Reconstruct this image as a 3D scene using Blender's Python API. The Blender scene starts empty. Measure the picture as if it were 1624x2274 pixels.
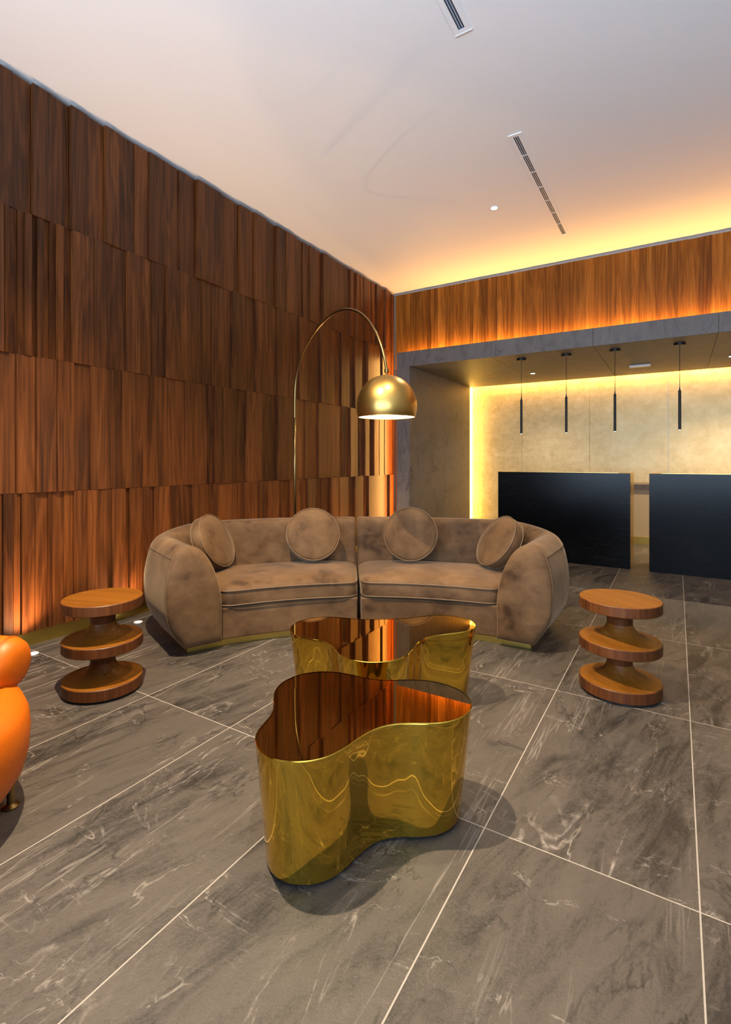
import bpy, bmesh, math, random
from mathutils import Vector, Matrix
R = math.radians
S = bpy.context.scene
COL = S.collection
rng = random.Random(7)

# ------------------------------------------------------------------ camera
cam_d = bpy.data.cameras.new('camera')
cam_d.sensor_fit = 'HORIZONTAL'; cam_d.sensor_width = 36.0
cam_d.lens = 1128.0 / 1624.0 * 36.0
cam_d.shift_x = 16.0 / 1624.0; cam_d.shift_y = -115.4 / 1624.0
cam_d.clip_start = 0.05
cam = bpy.data.objects.new('camera', cam_d); COL.objects.link(cam)
cam.location = (0, 0, 1.233); cam.rotation_euler = (R(90), 0, R(32.1))
S.camera = cam
S.view_settings.view_transform = 'Standard'; S.view_settings.look = 'None'
S.view_settings.exposure = 0.0; S.view_settings.gamma = 1.0
S.view_settings.use_curve_mapping = False

# ------------------------------------------------------------------ world and lights
W = bpy.data.worlds.new('world'); S.world = W; W.use_nodes = True
W.node_tree.nodes['Background'].inputs[0].default_value = (0.35, 0.55, 1.0, 1)
W.node_tree.nodes['Background'].inputs[1].default_value = 1.0

AMBER = (1.0, 0.49, 0.12); WARM = (1.0, 0.79, 0.52); ORANGE = (1.0, 0.63, 0.33); DAY = (0.60, 0.78, 1.0)
def area(name, loc, rot, sx, sy, power, col, spread=180):
    d = bpy.data.lights.new(name, 'AREA'); d.shape = 'RECTANGLE'; d.size = sx; d.size_y = sy
    d.energy = power; d.color = col; d.spread = R(spread)
    o = bpy.data.objects.new(name, d); o.location = loc; o.rotation_euler = rot; COL.objects.link(o); return o
def spot(name, loc, target, power, col, cone=120, blend=0.6, rad=0.03):
    d = bpy.data.lights.new(name, 'SPOT'); d.energy = power; d.color = col
    d.spot_size = R(cone); d.spot_blend = blend; d.shadow_soft_size = rad
    o = bpy.data.objects.new(name, d); o.location = loc
    o.rotation_euler = (Vector(target) - Vector(loc)).to_track_quat('-Z', 'Y').to_euler()
    COL.objects.link(o); return o
area('daylight_window', (0.2, -2.40, 1.75), (R(122), 0, 0), 5.6, 2.5, 400, DAY, 132)
# hidden amber strip on the portal top washing the boards and ceiling
area('cove_strip_light', (-0.1, 6.72, 2.735), (R(162), 0, 0), 6.6, 0.03, 112, AMBER)
area('cove_side_light', (-3.44, 6.66, 1.40), (0, R(90), R(25)), 2.7, 0.03, 38, AMBER)
# alcove strips
area('alcove_top_light', (-0.2, 9.10, 2.605), (R(38), 0, 0), 6.1, 0.03, 24, AMBER)
area('alcove_side_light', (-3.25, 9.10, 1.35), (0, R(-90), 0), 2.5, 0.03, 9, AMBER)

# ------------------------------------------------------------------ materials
def new_mat(name):
    m = bpy.data.materials.new(name); m.use_nodes = True
    nt = m.node_tree; b = nt.nodes['Principled BSDF']
    return m, nt, b
class N:
    """tiny node helper"""
    def __init__(s, nt): s.nt = nt
    def n(s, t, **k):
        x = s.nt.nodes.new(t)
        for a, v in k.items(): setattr(x, a, v)
        return x
    def link(s, a, b): s.nt.links.new(a, b)
    def val(s, x, sock):
        if hasattr(x, 'is_linked') or hasattr(x, 'links'): s.link(x, sock)
        else: sock.default_value = x
    def math(s, op, a, b=None, c=None, clamp=False):
        x = s.n('ShaderNodeMath', operation=op, use_clamp=clamp)
        s.val(a, x.inputs[0])
        if b is not None: s.val(b, x.inputs[1])
        if c is not None: s.val(c, x.inputs[2])
        return x.outputs[0]
    def vmath(s, op, a, b=None):
        x = s.n('ShaderNodeVectorMath', operation=op)
        s.val(a, x.inputs[0])
        if b is not None: s.val(b, x.inputs[1])
        return x.outputs[0]
    def coord(s, which='Object'): return s.n('ShaderNodeTexCoord').outputs[which]
    def mapping(s, v, scale=(1, 1, 1), rot=(0, 0, 0), loc=(0, 0, 0)):
        x = s.n('ShaderNodeMapping'); s.link(v, x.inputs[0])
        x.inputs['Scale'].default_value = scale; x.inputs['Rotation'].default_value = rot; x.inputs['Location'].default_value = loc
        return x.outputs[0]
    def noise(s, v, scale, detail=4, rough=0.55, dist=0.0):
        x = s.n('ShaderNodeTexNoise'); s.link(v, x.inputs['Vector'])
        x.inputs['Scale'].default_value = scale; x.inputs['Detail'].default_value = detail
        x.inputs['Roughness'].default_value = rough; x.inputs['Distortion'].default_value = dist
        return x.outputs['Fac']
    def ramp(s, f, stops):
        x = s.n('ShaderNodeValToRGB'); s.val(f, x.inputs[0]); e = x.color_ramp.elements
        while len(e) < len(stops): e.new(0.5)
        for i, (p, c) in enumerate(stops):
            e[i].position = p; e[i].color = (*c, 1) if len(c) == 3 else c
        return x.outputs[0]
    def mix(s, f, a, b, mode='MIX'):
        x = s.n('ShaderNodeMix', data_type='RGBA', blend_type=mode)
        s.val(f, x.inputs[0])
        for v, i in ((a, 6), (b, 7)):
            if isinstance(v, tuple): x.inputs[i].default_value = (*v, 1)
            else: s.link(v, x.inputs[i])
        return x.outputs[2]
    def bump(s, h, strength, dist=0.01):
        x = s.n('ShaderNodeBump'); x.inputs['Strength'].default_value = strength; x.inputs['Distance'].default_value = dist
        s.link(h, x.inputs['Height']); return x.outputs[0]

def plain(name, col, rough=0.5, metal=0.0, spec=0.5, noise=0.0, nscale=20):
    m, nt, b = new_mat(name); h = N(nt)
    b.inputs['Roughness'].default_value = rough; b.inputs['Metallic'].default_value = metal
    b.inputs['Specular IOR Level'].default_value = spec
    if noise:
        f = h.noise(h.coord(), nscale, 4)
        c = h.ramp(f, [(0.3, tuple(v * (1 - noise) for v in col)), (0.7, tuple(min(1, v * (1 + noise)) for v in col))])
        h.link(c, b.inputs['Base Color'])
    else: b.inputs['Base Color'].default_value = (*col, 1)
    return m
def emis(name, col, strength):
    m, nt, b = new_mat(name)
    b.inputs['Base Color'].default_value = (*col, 1)
    b.inputs['Emission Color'].default_value = (*col, 1); b.inputs['Emission Strength'].default_value = strength
    return m

def wood(name, dark, mid, light, rough=0.38, rnd=True, grain='Z', vary=0.35, spec=0.4, stripes=0.5, scale=1.0, broadk=0.9):
    m, nt, b = new_mat(name); h = N(nt)
    v = h.coord()
    if rnd:
        at = h.n('ShaderNodeAttribute', attribute_name='rnd').outputs['Fac']
        off = h.math('MULTIPLY', at, 53.0)
        cx = h.n('ShaderNodeCombineXYZ'); h.link(off, cx.inputs[0]); h.link(off, cx.inputs[1]); h.link(off, cx.inputs[2])
        v = h.vmath('ADD', v, cx.outputs[0])
    k = scale
    sc = {'Z': lambda a, b_: (a, a, b_), 'X': lambda a, b_: (b_, a, a), 'Y': lambda a, b_: (a, b_, a)}[grain]
    fine = h.noise(h.mapping(v, sc(70 * k, 1.6 * k)), 1.0, 5, 0.6)
    broad = h.noise(h.mapping(v, sc(5.5 * k, 0.45 * k)), 1.0, 3, 0.55, 0.4)
    rings = h.math('SINE', h.math('MULTIPLY', broad, 55.0))
    rings = h.math('MULTIPLY_ADD', rings, 0.5, 0.5)
    f = h.math('ADD', h.math('MULTIPLY', fine, 1.0 - stripes * 0.6), h.math('MULTIPLY', rings, stripes * 0.34))
    f = h.math('ADD', f, h.math('MULTIPLY', h.math('SUBTRACT', broad, 0.5), broadk))
    c = h.ramp(f, [(0.22, dark), (0.5, mid), (0.85, light)])
    if rnd:
        t = h.math('MULTIPLY_ADD', at, vary, 1.0 - vary * 0.5)
        tt = h.n('ShaderNodeCombineXYZ'); [h.link(t, tt.inputs[i]) for i in range(3)]
        c = h.mix(1.0, c, tt.outputs[0], 'MULTIPLY')
    h.link(c, b.inputs['Base Color'])
    b.inputs['Roughness'].default_value = rough; b.inputs['Specular IOR Level'].default_value = spec
    h.link(h.bump(fine, 0.12, 0.004), b.inputs['Normal'])
    return m

def stone(name, base, dark, vein, tile=None, rough=0.42, spec=0.4, vscale=1.0, veinamt=1.0, grout=None):
    m, nt, b = new_mat(name); h = N(nt)
    co = h.coord(); v = co
    if tile:
        ox, oy, sx, sy = tile
        sep = h.n('ShaderNodeSeparateXYZ'); h.link(co, sep.inputs[0])
        ux = h.math('DIVIDE', h.math('SUBTRACT', sep.outputs[0], ox), sx)
        uy = h.math('DIVIDE', h.math('SUBTRACT', sep.outputs[1], oy), sy)
        ix = h.math('FLOOR', ux); iy = h.math('FLOOR', uy)
        cmb = h.n('ShaderNodeCombineXYZ'); h.link(ix, cmb.inputs[0]); h.link(iy, cmb.inputs[1])
        wn = h.n('ShaderNodeTexWhiteNoise', noise_dimensions='3D'); h.link(cmb.outputs[0], wn.inputs['Vector'])
        v = h.vmath('ADD', co, h.vmath('MULTIPLY', wn.outputs['Color'], (37.0, 41.0, 5.0)))
        # distance to the nearest joint
        fx = h.math('SUBTRACT', ux, ix); fy = h.math('SUBTRACT', uy, iy)
        dx = h.math('MULTIPLY', h.math('MINIMUM', fx, h.math('SUBTRACT', 1.0, fx)), sx)
        dy = h.math('MULTIPLY', h.math('MINIMUM', fy, h.math('SUBTRACT', 1.0, fy)), sy)
        dj = h.math('MINIMUM', dx, dy)
    # streaks run diagonally, mostly along Y
    rv = h.mapping(v, (1, 1, 1), (0, 0, R(15)))
    streak = h.noise(h.mapping(rv, (11 * vscale, 2.2 * vscale, 4)), 1.0, 10, 0.74, 0.7)
    cloud = h.noise(h.mapping(rv, (2.2 * vscale, 1.0 * vscale, 1)), 1.0, 6, 0.6, 0.3)
    grit = h.noise(v, 120 * vscale, 5, 0.8)
    f = h.math('ADD', h.math('MULTIPLY', streak, 0.55), h.math('MULTIPLY', cloud, 0.3))
    f = h.math('ADD', f, h.math('MULTIPLY', grit, 0.26))
    c = h.ramp(f, [(0.46, dark), (0.56, base), (0.70, tuple(min(1, x * 1.22) for x in base))])
    # thin pale veins : ridges of a distorted noise, masked so that they come in patches
    def veins(sc, dist, width, rot, seed):
        q = h.mapping(v, sc, (0, 0, R(rot)), (seed, seed * 2, 0))
        n1 = h.noise(q, 1.0, 5, 0.62, dist)
        a = h.math('ABSOLUTE', h.math('SUBTRACT', n1, 0.5))
        return h.math('SUBTRACT', 1.0, h.math('DIVIDE', a, width), clamp=True)
    v1 = veins((2.6 * vscale, 0.55 * vscale, 1), 0.9, 0.007, 24, 3.1)
    v2 = veins((1.3 * vscale, 2.6 * vscale, 1), 1.6, 0.006, -18, 9.7)
    v3 = veins((7.5 * vscale, 0.30 * vscale, 1), 0.12, 0.012, 15, 5.3)
    mask = h.math('MULTIPLY', h.math('SUBTRACT', h.noise(h.mapping(v, (1.6, 1.6, 1), (0, 0, 0), (4, 8, 0)), 1.3 * vscale, 4, 0.6), 0.46), 7.0, clamp=True)
    mask2 = h.math('MULTIPLY', h.math('SUBTRACT', h.noise(h.mapping(v, (1.2, 1.2, 1), (0, 0, 0), (14, 2, 0)), 2.3 * vscale, 4, 0.6), 0.47), 8.0, clamp=True)
    brk = h.math('MULTIPLY_ADD', h.noise(v, 30 * vscale, 3, 0.7), 2.6, -0.8, clamp=True)
    vv = h.math('ADD', h.math('MULTIPLY', v1, mask), h.math('MULTIPLY', v2, mask2))
    
    patch = h.math('MULTIPLY', h.math('SUBTRACT', h.math('MULTIPLY', h.noise(h.mapping(v, (3.5, 2.0, 1), (0, 0, R(20))), 1.0 * vscale, 8, 0.75, 0.8), mask2), 0.66), 7.0, clamp=True)
    vv = h.math('ADD', vv, patch)
    vv = h.math('MULTIPLY', h.math('MULTIPLY', vv, brk), 0.75 * veinamt, clamp=True)
    soft = h.math('MULTIPLY', h.math('SUBTRACT', h.noise(h.mapping(rv, (5.0, 0.9, 1), (0, 0, 0), (7, 3, 0)), vscale, 3, 0.5), 0.47), 6.0, clamp=True)
    vv = h.math('MAXIMUM', vv, h.math('MULTIPLY', h.math('MULTIPLY', v3, soft), 0.40 * veinamt))
    c = h.mix(vv, c, vein)
    # dark hairline cracks
    dk = veins((2.0 * vscale, 0.8 * vscale, 1), 1.8, 0.014, 32, 21.0)
    c = h.mix(h.math('MULTIPLY', dk, h.math('MULTIPLY', mask2, 0.8)), c, tuple(x * 0.45 for x in dark))
    hgt = h.math('ADD', h.math('MULTIPLY', streak, 0.8), h.math('MULTIPLY', grit, 0.35))
    rgh = h.math('MULTIPLY_ADD', streak, 0.25, rough - 0.12)
    if tile and grout:
        g = h.math('LESS_THAN', dj, 0.0021)
        c = h.mix(g, c, grout)
        hgt = h.math('SUBTRACT', hgt, h.math('MULTIPLY', g, 0.6))
    h.link(c, b.inputs['Base Color']); h.link(rgh, b.inputs['Roughness'])
    b.inputs['Specular IOR Level'].default_value = spec
    h.link(h.bump(hgt, 0.5, 0.008), b.inputs['Normal'])
    return m

M = {}
M['walnut'] = wood('walnut_board', (0.024, 0.0065, 0.0017), (0.092, 0.0270, 0.0055), (0.178, 0.058, 0.0140), rough=0.42, spec=0.32, vary=0.6, stripes=0.42, broadk=0.6)
M['walnut_flush'] = wood('walnut_bulkhead', (0.068, 0.024, 0.004), (0.150, 0.058, 0.008), (0.24, 0.108, 0.020), spec=0.10, rough=0.45, vary=0.5, stripes=0.35)
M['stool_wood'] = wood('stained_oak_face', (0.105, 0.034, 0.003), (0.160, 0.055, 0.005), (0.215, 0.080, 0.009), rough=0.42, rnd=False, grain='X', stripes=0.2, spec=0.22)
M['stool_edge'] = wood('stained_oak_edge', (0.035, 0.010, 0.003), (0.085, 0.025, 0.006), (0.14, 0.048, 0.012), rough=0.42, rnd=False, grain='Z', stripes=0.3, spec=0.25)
M['floor'] = stone('slate_tile', (0.060, 0.049, 0.041), (0.016, 0.0135, 0.0120), (0.32, 0.28, 0.245), tile=(-2.346, 1.668, 0.600, 1.200), grout=(0.30, 0.265, 0.23), rough=0.44)
M['portal'] = stone('grey_stone', (0.125, 0.108, 0.098), (0.080, 0.069, 0.062), (0.22, 0.19, 0.17), rough=0.5, veinamt=0.2)
def black_slate():
    m, nt, b = new_mat('black_slate'); h = N(nt); co = h.coord()
    q = h.mapping(co, (1.6, 1, 9), (0, R(-38), 0))
    n1 = h.noise(q, 1.5, 7, 0.7, 0.5)
    a = h.math('SUBTRACT', 1.0, h.math('DIVIDE', h.math('ABSOLUTE', h.math('SUBTRACT', n1, 0.5)), 0.012), clamp=True)
    brk = h.math('MULTIPLY', h.math('SUBTRACT', h.noise(co, 2.5, 4), 0.45), 3.0, clamp=True)
    c = h.mix(h.math('MULTIPLY', h.math('MULTIPLY', a, brk), 0.5), (0.0025, 0.0025, 0.003), (0.045, 0.042, 0.05))
    h.link(c, b.inputs['Base Color']); b.inputs['Roughness'].default_value = 0.21; b.inputs['Specular IOR Level'].default_value = 0.15
    h.link(h.bump(h.noise(co, 60, 5, 0.7), 0.12, 0.003), b.inputs['Normal'])
    return m
M['black_stone'] = black_slate()
M['ceiling'] = plain('white_ceiling', (0.80, 0.78, 0.76), 0.42, spec=0.35)
M['plaster'] = plain('off_white_plaster', (0.62, 0.58, 0.52), 0.8)
M['shadow_gap'] = plain('grey_painted_gap', (0.28, 0.28, 0.27), 0.6)
M['brass_plinth'] = plain('brushed_brass', (0.55, 0.40, 0.10), 0.38, 1.0)
M['gold_mirror'] = plain('polished_brass', (0.76, 0.50, 0.07), 0.035, 1.0)
M['gold_top'] = plain('polished_bronze_top', (0.80, 0.50, 0.16), 0.012, 1.0)
M['brass_satin'] = plain('satin_brass_shade', (0.47, 0.29, 0.08), 0.34, 1.0)
M['brass_pole'] = plain('antique_brass_tube', (0.26, 0.175, 0.07), 0.28, 1.0)
M['white_enamel'] = plain('white_enamel_inside', (0.9, 0.86, 0.75), 0.5)
M['black_metal'] = plain('black_metal', (0.006, 0.006, 0.007), 0.4, 0.3)
M['slot_dark'] = plain('dark_slot', (0.02, 0.028, 0.04), 0.6)
M['blade'] = plain('pale_blue_blade', (0.45, 0.55, 0.70), 0.35, 0.4)
M['white_plastic'] = plain('white_plastic', (0.78, 0.77, 0.74), 0.4)
M['leather'] = plain('orange_leather', (0.44, 0.092, 0.001), 0.45, spec=0.3, noise=0.06, nscale=60)
M['shade_foot'] = plain('black_shadow_foot', (0.01, 0.01, 0.01), 0.7)  # black stands in for the shade in the gap under stools and tables
M['counter_gold'] = plain('brushed_gold_side', (0.60, 0.42, 0.13), 0.30, 1.0)
M['beige'] = plain('beige_laminate', (0.50, 0.40, 0.25), 0.5)
M['led'] = emis('amber_strip_glow', (1.0, 0.64, 0.12), 14.0)
M['bulb'] = emis('warm_bulb_glow', (1.0, 0.86, 0.62), 14.0)
M['spot_lens'] = emis('downlight_glow', (1.0, 0.87, 0.66), 30.0)
M['tip'] = emis('pendant_tip_glow', (1.0, 0.90, 0.75), 4.0)

def velvet():
    m, nt, b = new_mat('taupe_velvet'); h = N(nt); co = h.coord()
    big = h.noise(h.mapping(co, (1, 1, 1.2)), 3.2, 3, 0.5, 0.4)
    brush = h.noise(h.mapping(co, (4, 4, 6)), 2.2, 4, 0.6, 0.5)
    f = h.math('ADD', h.math('MULTIPLY', big, 0.62), h.math('MULTIPLY', brush, 0.38))
    c = h.ramp(f, [(0.34, (0.032, 0.015, 0.005)), (0.43, (0.078, 0.040, 0.017)), (0.56, (0.112, 0.061, 0.027)), (0.72, (0.165, 0.094, 0.043))])
    h.link(c, b.inputs['Base Color'])
    b.inputs['Roughness'].default_value = 0.72; b.inputs['Specular IOR Level'].default_value = 0.2
    b.inputs['Sheen Weight'].default_value = 0.22; b.inputs['Sheen Roughness'].default_value = 0.35
    b.inputs['Sheen Tint'].default_value = (1.0, 0.80, 0.58, 1)
    h.link(h.bump(h.noise(co, 260, 2), 0.05, 0.002), b.inputs['Normal'])
    return m
M['velvet'] = velvet()
M['piping'] = plain('taupe_velvet_piping', (0.135, 0.077, 0.036), 0.6)
M['piping_dark'] = plain('taupe_velvet_seam', (0.12, 0.07, 0.04), 0.7)

def gold_leaf():
    m, nt, b = new_mat('gold_leaf'); h = N(nt); co = h.coord()
    sep = h.n('ShaderNodeSeparateXYZ'); h.link(co, sep.inputs[0])
    cm = h.n('ShaderNodeCombineXYZ'); h.link(sep.outputs[0], cm.inputs[0]); h.link(sep.outputs[2], cm.inputs[1])
    wob = h.noise(cm.outputs[0], 9.0, 3)
    wv = h.vmath('ADD', cm.outputs[0], h.vmath('MULTIPLY', h.n('ShaderNodeTexNoise').outputs['Color'], (0.0, 0.0, 0.0)))
    br = h.n('ShaderNodeTexBrick'); br.offset = 0.5
    h.link(cm.outputs[0], br.inputs['Vector']); br.inputs['Scale'].default_value = 1.0
    br.inputs['Brick Width'].default_value = 0.105; br.inputs['Row Height'].default_value = 0.10
    br.inputs['Mortar Size'].default_value = 0.004; br.inputs['Mortar Smooth'].default_value = 1.0
    br.inputs['Color1'].default_value = (0.0, 0, 0, 1); br.inputs['Color2'].default_value = (1, 1, 1, 1); br.inputs['Mortar'].default_value = (0.0, 0, 0, 1)
    n1 = h.noise(cm.outputs[0], 14, 6, 0.7); n2 = h.noise(cm.outputs[0], 2.2, 4, 0.6)
    sepc = h.n('ShaderNodeSeparateColor'); h.link(br.outputs['Color'], sepc.inputs[0])
    f = h.math('ADD', h.math('MULTIPLY', sepc.outputs[0], 0.08), h.math('ADD', h.math('MULTIPLY', n1, 0.5), h.math('MULTIPLY', n2, 0.4)))
    c = h.ramp(f, [(0.30, (0.50, 0.36, 0.16)), (0.50, (0.68, 0.52, 0.27)), (0.72, (0.84, 0.69, 0.42))])
    h.link(c, b.inputs['Base Color']); b.inputs['Metallic'].default_value = 0.45
    h.link(h.math('MULTIPLY_ADD', n1, 0.25, 0.38), b.inputs['Roughness'])
    h.link(h.bump(n1, 0.25, 0.003), b.inputs['Normal'])
    return m
M['gold_leaf'] = gold_leaf()

# ------------------------------------------------------------------ mesh helpers
def mesh_obj(name, verts, faces, mat, parent=None, smooth=False, loc=None, face_rnd=None, mats=None, midx=None, auto=None):
    me = bpy.data.meshes.new(name); me.from_pydata([tuple(v) for v in verts], [], faces); me.update()
    bm = bmesh.new(); bm.from_mesh(me)
    bmesh.ops.recalc_face_normals(bm, faces=bm.faces); bm.to_mesh(me); bm.free()
    for mm in (mats or [mat]): me.materials.append(mm)
    if midx:
        for p, i in zip(me.polygons, midx): p.material_index = i
    if face_rnd:
        at = me.attributes.new('rnd', 'FLOAT', 'FACE')
        for i, v in enumerate(face_rnd): at.data[i].value = v
    o = bpy.data.objects.new(name, me); COL.objects.link(o)
    if smooth: me.shade_smooth()
    if auto is not None:
        me.shade_smooth()
        for e in me.edges: pass
        bm = bmesh.new(); bm.from_mesh(me)
        for e in bm.edges:
            if len(e.link_faces) == 2 and e.calc_face_angle(0) > R(auto): e.smooth = False
        bm.to_mesh(me); bm.free()
    if parent: o.parent = parent
    if loc: o.location = loc
    return o
class Geo:
    def __init__(s): s.v = []; s.f = []; s.r = []
    def add(s, vs, fs, r=0.0):
        k = len(s.v); s.v += [tuple(v) for v in vs]; s.f += [tuple(i + k for i in f) for f in fs]; s.r += [r] * len(fs); return s
    def box(s, x0, x1, y0, y1, z0, z1, r=0.0):
        vs = [(x, y, z) for x in (x0, x1) for y in (y0, y1) for z in (z0, z1)]
        return s.add(vs, [(0, 1, 3, 2), (4, 6, 7, 5), (0, 4, 5, 1), (2, 3, 7, 6), (0, 2, 6, 4), (1, 5, 7, 3)], r)
    def rings(s, rings, cap0=True, cap1=True, closed=True, r=0.0):
        n = len(rings[0]); vs = [p for rg in rings for p in rg]; fs = []
        for k in range(len(rings) - 1):
            for i in range(n if closed else n - 1):
                j = (i + 1) % n
                fs.append((k * n + i, k * n + j, (k + 1) * n + j, (k + 1) * n + i))
        if cap0: fs.append(tuple(range(n - 1, -1, -1)))
        if cap1: fs.append(tuple((len(rings) - 1) * n + i for i in range(n)))
        return s.add(vs, fs, r)
    def lathe(s, prof, seg=64, c=(0, 0, 0), cap0=True, cap1=True):
        return s.rings([[(c[0] + r_ * math.cos(2 * math.pi * i / seg), c[1] + r_ * math.sin(2 * math.pi * i / seg), c[2] + z) for i in range(seg)] for r_, z in prof], cap0, cap1)
    def tube(s, path, rad, seg=10, closed=False, caps=True):
        P = [Vector(p) for p in path]; n = len(P); rg = []
        up = None
        for i in range(n):
            if closed: t = P[(i + 1) % n] - P[i - 1]
            else: t = P[min(i + 1, n - 1)] - P[max(i - 1, 0)]
            t.normalize()
            if up is None:
                up = Vector((0, 0, 1)) if abs(t.z) < 0.9 else Vector((1, 0, 0))
            a = (up - t * up.dot(t)); a.normalize(); up = a; b = t.cross(a)
            rr = rad[i] if isinstance(rad, (list, tuple)) else rad
            rg.append([P[i] + (a * math.cos(2 * math.pi * k / seg) + b * math.sin(2 * math.pi * k / seg)) * rr for k in range(seg)])
        if closed: rg.append(rg[0])
        return s.rings(rg, caps and not closed, caps and not closed)
    def obj(s, name, mat, parent=None, bevel=0, **k):
        o = mesh_obj(name, s.v, s.f, mat, parent, **k)
        if bevel:
            md = o.modifiers.new('bevel', 'BEVEL'); md.width = bevel; md.segments = 3; md.limit_method = 'ANGLE'; md.angle_limit = R(40)
        return o
def tag(o, label, cat=None, group=None):
    o['label'] = label
    if cat: o['category'] = cat
    if group: o['group'] = group
    return o
def structure(o): o['kind'] = 'structure'; return o
def empty(name, loc, label, cat, group=None, rz=0):
    o = bpy.data.objects.new(name, None); COL.objects.link(o); o.location = loc; o.rotation_euler = (0, 0, rz)
    o.empty_display_size = 0.1
    return tag(o, label, cat, group)
def copy_tree(o, parent=None):
    c = o.copy(); COL.objects.link(c); c.parent = parent
    for ch in [x for x in bpy.data.objects if x.parent == o]: copy_tree(ch, c)
    return c
def catmull(P, n=8, closed=True):
    P = [Vector(p) for p in P]; out = []; m = len(P)
    for i in range(m if closed else m - 1):
        if closed: a, b, c, d = P[i - 1], P[i], P[(i + 1) % m], P[(i + 2) % m]
        else: a, b, c, d = P[max(i - 1, 0)], P[i], P[i + 1], P[min(i + 2, m - 1)]
        for k in range(n):
            t = k / n
            out.append(0.5 * ((2 * b) + (c - a) * t + (2 * a - 5 * b + 4 * c - d) * t * t + (3 * b - a - 3 * c + d) * t ** 3))
    if not closed: out.append(P[-1])
    return out

# ------------------------------------------------------------------ the room
CH = 3.75
XR, YF, YB = 3.6, -2.6, 9.22
structure(Geo().box(-3.75, XR, YF, YB, -0.08, 0).obj('floor', M['floor']))
structure(Geo().box(-3.95, XR, YF, 6.95, CH, CH + 0.1).obj('ceiling', M['ceiling']))
structure(Geo().box(XR, XR + 0.1, YF, YB, 0, CH).obj('wall_right', M['plaster']))
# rear wall with the big shopfront window behind the camera
g = Geo(); g.box(-3.95, -2.7, YF - 0.15, YF, 0, CH); g.box(3.1, XR, YF - 0.15, YF, 0, CH); g.box(-2.7, 3.1, YF - 0.15, YF, 3.1, CH); g.box(-2.7, 3.1, YF - 0.15, YF, 0, 0.35)
structure(g.obj('wall_front', M['plaster']))
wf = Geo()
for x in (-2.7, -0.8, 1.1, 3.04): wf.box(x, x + 0.06, YF - 0.1, YF - 0.04, 0.35, 3.1)
wf.box(-2.7, 3.1, YF - 0.1, YF - 0.04, 0.35, 0.41); wf.box(-2.7, 3.1, YF - 0.1, YF - 0.04, 3.04, 3.1)
win = structure(wf.obj('window_1', M['black_metal']))
gm, nt, b = new_mat('window_glass'); h = N(nt)
tr = h.n('ShaderNodeBsdfTransparent'); gl = h.n('ShaderNodeBsdfGlossy'); gl.inputs['Roughness'].default_value = 0.02
mx = h.n('ShaderNodeMixShader'); mx.inputs[0].default_value = 0.08
h.link(tr.outputs[0], mx.inputs[1]); h.link(gl.outputs[0], mx.inputs[2]); h.link(mx.outputs[0], nt.nodes['Material Output'].inputs[0])
Geo().box(-2.66, 3.06, YF - 0.075, YF - 0.065, 0.40, 3.05).obj('pane', gm, win)

# left wall : carcass, brass plinth, four courses of wedge-cut boards
structure(Geo().box(-3.95, -3.72, YF, 6.95, 0, CH).obj('wall_left_backing', M['shadow_gap']))
bpy.data.objects['wall_left_backing'].name = 'wall_left'
structure(Geo().box(-3.72, -3.645, YF, 6.76, 0, 0.105).obj('baseboard_left', M['brass_plinth']))
rowsY = [
 [1.497, 1.578, 1.691, 1.817, 1.938, 2.061, 2.192, 2.309, 2.441, 2.566, 2.716, 2.863, 3.045, 3.32, 3.562, 3.756, 3.927, 4.091, 4.248, 4.407, 4.558, 4.679, 4.81, 4.927, 5.063, 5.278, 5.535, 5.615, 5.685, 5.775, 5.868, 5.962, 6.084, 6.209, 6.338, 6.457, 6.58, 6.692],
 [1.527, 1.558, 1.607, 1.644, 1.691, 1.724, 1.766, 1.805, 1.845, 1.89, 1.952, 2.111, 2.24, 2.372, 2.485, 2.599, 2.729, 2.863, 2.976, 3.109, 3.22, 3.464, 3.643, 3.788, 3.955, 4.116, 4.286, 4.489, 4.629, 4.886, 5.1, 5.328, 5.499, 5.651, 5.833, 5.962, 6.108, 6.234, 6.377, 6.539, 6.678],
 [1.497, 1.599, 1.714, 1.845, 1.964, 2.088, 2.211, 2.337, 2.461, 2.578, 2.71, 2.933, 3.015, 3.18, 3.263, 3.505, 3.662, 3.887, 4.116, 4.386, 4.599, 4.841, 5.085, 5.363, 5.531, 5.64, 5.775, 5.891, 6.01, 6.128, 6.273, 6.43, 6.58, 6.721],
 [1.522, 1.583, 1.628, 1.669, 1.714, 1.795, 1.821, 1.905, 1.968, 2.061, 2.145, 2.252, 2.361, 2.395, 2.509, 2.624, 2.758, 3.001, 3.141, 3.236, 3.534, 3.643, 3.831, 3.961, 4.137, 4.335, 4.518, 4.629, 4.766, 4.927, 5.1, 5.281, 5.446, 5.64, 5.833, 5.986, 6.19, 6.43, 6.58, 6.721]]
rowsZ = [(2.848, 3.715), (1.917, 2.846), (1.018, 1.915), (0.10, 1.016)]
g = Geo(); rb = random.Random(11)
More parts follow.
